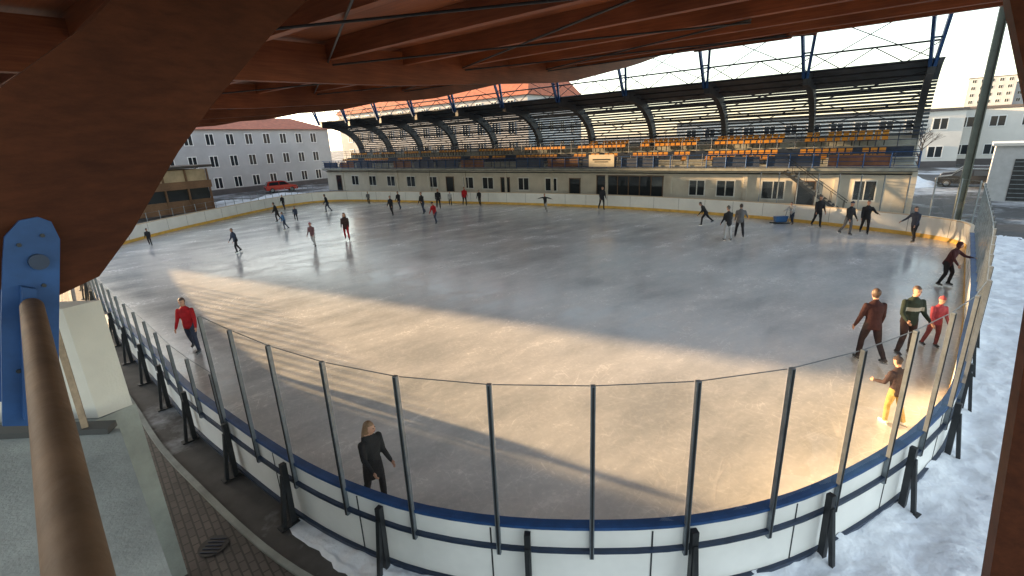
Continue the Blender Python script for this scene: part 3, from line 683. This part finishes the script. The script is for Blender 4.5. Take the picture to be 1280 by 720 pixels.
    out=MB(); mt=[cloth(top),cloth(bot),SKIN,SKIN,(cloth(hairc) if style in('hat','hood') else mat("hair_%.2f_%.2f"%hairc[:2],hairc,.6,0,30,.3)),boot or BOOT,cloth(chest or top)]
    for m_ in mt: out.m(m_)
    out.v=[tuple(c) for c in co]; out.f=polys; out.mi=[out.mats.index(mt[k]) for k in lab]; out.sm=[True]*npoly
    for s_ in(-1,1): out.tube(hd+hx*s_*.032+hf*.083+up*.012,hd+hx*s_*.032+hf*.096+up*.012,.013,.008,EYE,6)
    out.obox(hd+hf*.088-up*.062,hx,hf,up,.022,.006,.006,MOUTH)
    for w,d2,ax,ay,sg in hands:
        for i,ln in enumerate((.062,.072,.068,.052)):
            base=w+d2*.09+ay*(-.027+.018*i); k1=base+d2*ln*.5-ax*sg*.004; k2=k1+d2*ln*.4+ax*-sg*.02
            out.tube(base-d2*.015,k1,.0095,.0085,SKIN,6); out.tube(k1,k2,.0088,.006,SKIN,6)
        b0=w+d2*.03-ay*.03; k1=b0+d2*.03-ay*.025; out.tube(b0,k1,.012,.010,SKIN,6); out.tube(k1,k1+d2*.03-ay*.004,.010,.007,SKIN,6)
    for heel,toe,fd,ff in feet:
        sd=ff.cross(fd).normalized(); mid=(heel+toe)/2
        out.obox(mid+fd*.062,ff,sd,fd,.135,.003,.022,BLADE)
        for q in(.3,.75): out.obox(heel.lerp(toe,q)+fd*.045,ff,sd,fd,.02,.012,.014,BLADE)
    arr=np.array(out.v); mz=arr[:,2].min(); arr[:,2]-=mz; arr*=sc
    out.v=[tuple(q) for q in arr]
    o=out.build("skater"); o.location=(x,y,.031); o.rotation_euler=(0,0,math.radians(yaw))
    bpy.data.objects.remove(ob); return o
BK=(.02,.02,.024); NV=(.03,.04,.07); GR=(.12,.12,.13); RED=(.34,.012,.018); MAR=(.032,.012,.014)
LG=(.40,.40,.41); BR=(.10,.06,.045); PK=(.30,.05,.07); BL=(.06,.15,.30); JE=(.04,.05,.085)
person(-25.2,33.4,1.25,200,BK,BK,style='hat',hairc=BK)
person(-17.1,29.7,1.6,150,NV,BK,lean=10,L=(25,30,6))
person(-20.4,42.6,1.75,100,BK,BK,lean=12)
person(-17.7,37.9,1.45,120,BL,JE,aR=(30,35,20))
person(-18.7,42.4,1.35,200,JE,BK,lean=14)
person(-23.8,51.5,1.6,170,BK,JE)
person(-12.6,30.5,1.6,170,(.16,.08,.09),LG,style='hat',hairc=(.3,.1,.15),lean=8)
person(-17.8,47.8,1.85,110,BK,NV,lean=12,L=(25,25,5))
person(-11.0,32.2,1.9,190,(.05,.03,.03),RED,style='long',hairc=(.03,.02,.02),long_coat=.3)
person(-15.2,53,1.4,180,GR,BK)
person(-10.5,43.4,1.8,160,BK,BK)
person(-10.7,47.6,1.8,150,BK,JE,L=(20,30,5))
person(-7.7,43.5,2.0,140,BK,NV,aL=(35,30,20))
person(-6.7,46.5,1.95,190,BK,BK)
person(-5.8,37.8,1.8,150,RED,JE,lean=16,L=(28,35,8),style='hat',hairc=BK)
person(-5.8,48.6,1.5,180,LG,BK)
person(-4.3,48,1.9,190,RED,BK)
person(-2.8,47.5,1.6,160,BK,BK)
person(3.2,41.7,1.6,150,BK,(.35,.32,.28),lean=14,aL=(20,78,5),aR=(20,78,5),L=(15,20,8),Rr=(-30,10,8))
person(8.0,41.3,2.0,190,BK,BK)
person(13.2,32.1,1.75,80,BK,BK,lean=32,L=(35,30,8),Rr=(-35,15,12),aR=(-30,30,20))
person(12.4,26.9,1.98,10,BK,LG,style='hat',hairc=(.1,.1,.1),L=(4,8,4),Rr=(-3,8,4))
person(13.4,27.6,2.0,-20,GR,BK,L=(15,18,6),Rr=(-16,20,6),aR=(25,25,30))
person(18.4,31.0,1.5,120,LG,NV,lean=18,aL=(50,10,10),aR=(50,10,10))
person(19.2,29.6,2.0,170,BK,BK,L=(6,10,5))
person(19.3,27.0,1.95,190,BK,GR,style='hat',hairc=NV)
person(20.3,27.0,1.98,150,BK,BK,aL=(30,30,50))
person(21.2,24.7,1.9,100,NV,BK,L=(18,20,6),Rr=(-15,20,8),aR=(20,30,30))
person(16.4,17.3,1.80,-150,(.06,.02,.022),BK,style='hood',hairc=(.06,.02,.022),lean=18,L=(22,32,4),Rr=(5,25,6),aL=(45,15,30),aR=(20,30,20))
person(9.3,11.5,2.0,-5,MAR,(.02,.014,.018),style='short',hairc=(.06,.035,.025),lean=5,L=(12,16,6),Rr=(-12,22,6),aL=(6,12,14),aR=(6,12,16))
person(10.45,11.75,1.97,172,(.022,.034,.028),(.035,.022,.024),style='short',hairc=(.06,.04,.03),lean=4,L=(4,10,5),Rr=(14,24,4),aL=(10,10,50),aR=(10,10,55),chest=(.30,.31,.29))
person(11.55,12.15,1.5,175,PK,(.22,.05,.05),style='hat',hairc=(.28,.06,.07),lean=4,L=(5,12,5),Rr=(-6,12,5))
person(7.75,8.65,1.5,10,(.045,.024,.022),(.30,.23,.08),style='hat',hairc=(.04,.03,.03),lean=8,L=(8,12,4),Rr=(-6,14,5),boot=BOOTW,aL=(14,10,60),aR=(14,10,60))
person(-10.1,14.1,1.85,185,RED,JE,style='short',hairc=(.08,.05,.04),lean=6,L=(14,14,5),Rr=(-14,18,8),aL=(8,12,15),aR=(8,12,15))
person(-2.50,6.95,1.68,-125,(.015,.015,.018),BK,style='long',hairc=(.20,.11,.055),lean=4,long_coat=.8,turn=25,L=(8,12,4),Rr=(-6,12,4),aL=(8,5,40),aR=(8,5,40))
# ---------------------------------------------------------------- light & sky
w=bpy.data.worlds.new("World"); bpy.context.scene.world=w; w.use_nodes=True; nt=w.node_tree
sky=nt.nodes.new("ShaderNodeTexSky"); sky.sky_type='NISHITA'; sky.sun_disc=False
EL=7.0; AZ=math.atan2(-.87,.49)
sky.sun_elevation=math.radians(EL); sky.sun_rotation=AZ%(2*math.pi); sky.dust_density=1.0; sky.air_density=1.0; sky.ozone_density=1.0
hs=nt.nodes.new("ShaderNodeHueSaturation"); hs.inputs["Saturation"].default_value=.62
bg=nt.nodes["Background"]; bg.inputs[1].default_value=.80; nt.links.new(sky.outputs[0],hs.inputs["Color"]); nt.links.new(hs.outputs[0],bg.inputs[0])
sl=bpy.data.lights.new("sun",'SUN'); sl.energy=25; sl.angle=math.radians(.9); sl.color=(1,.66,.34)
so=bpy.data.objects.new("sun",sl); SC.objects.link(so)
dv=Vector((.87,-.49,-math.tan(math.radians(EL)))).normalized(); so.rotation_euler=dv.to_track_quat('-Z','Y').to_euler()
# ---------------------------------------------------------------- camera
cam=bpy.data.cameras.new("Camera"); co=bpy.data.objects.new("Camera",cam); SC.objects.link(co); bpy.context.scene.camera=co
cam.sensor_width=36; cam.lens=16.875; cam.clip_start=.05; cam.clip_end=4000
Rm=(Matrix.Rotation(math.radians(73),4,'X')@Matrix.Rotation(math.radians(-2.5),4,'Z'))
co.matrix_world=Matrix.Translation((0,0,6))@Rm
sc=bpy.context.scene; sc.view_settings.view_transform='Standard'; sc.view_settings.look='None'; sc.view_settings.exposure=0
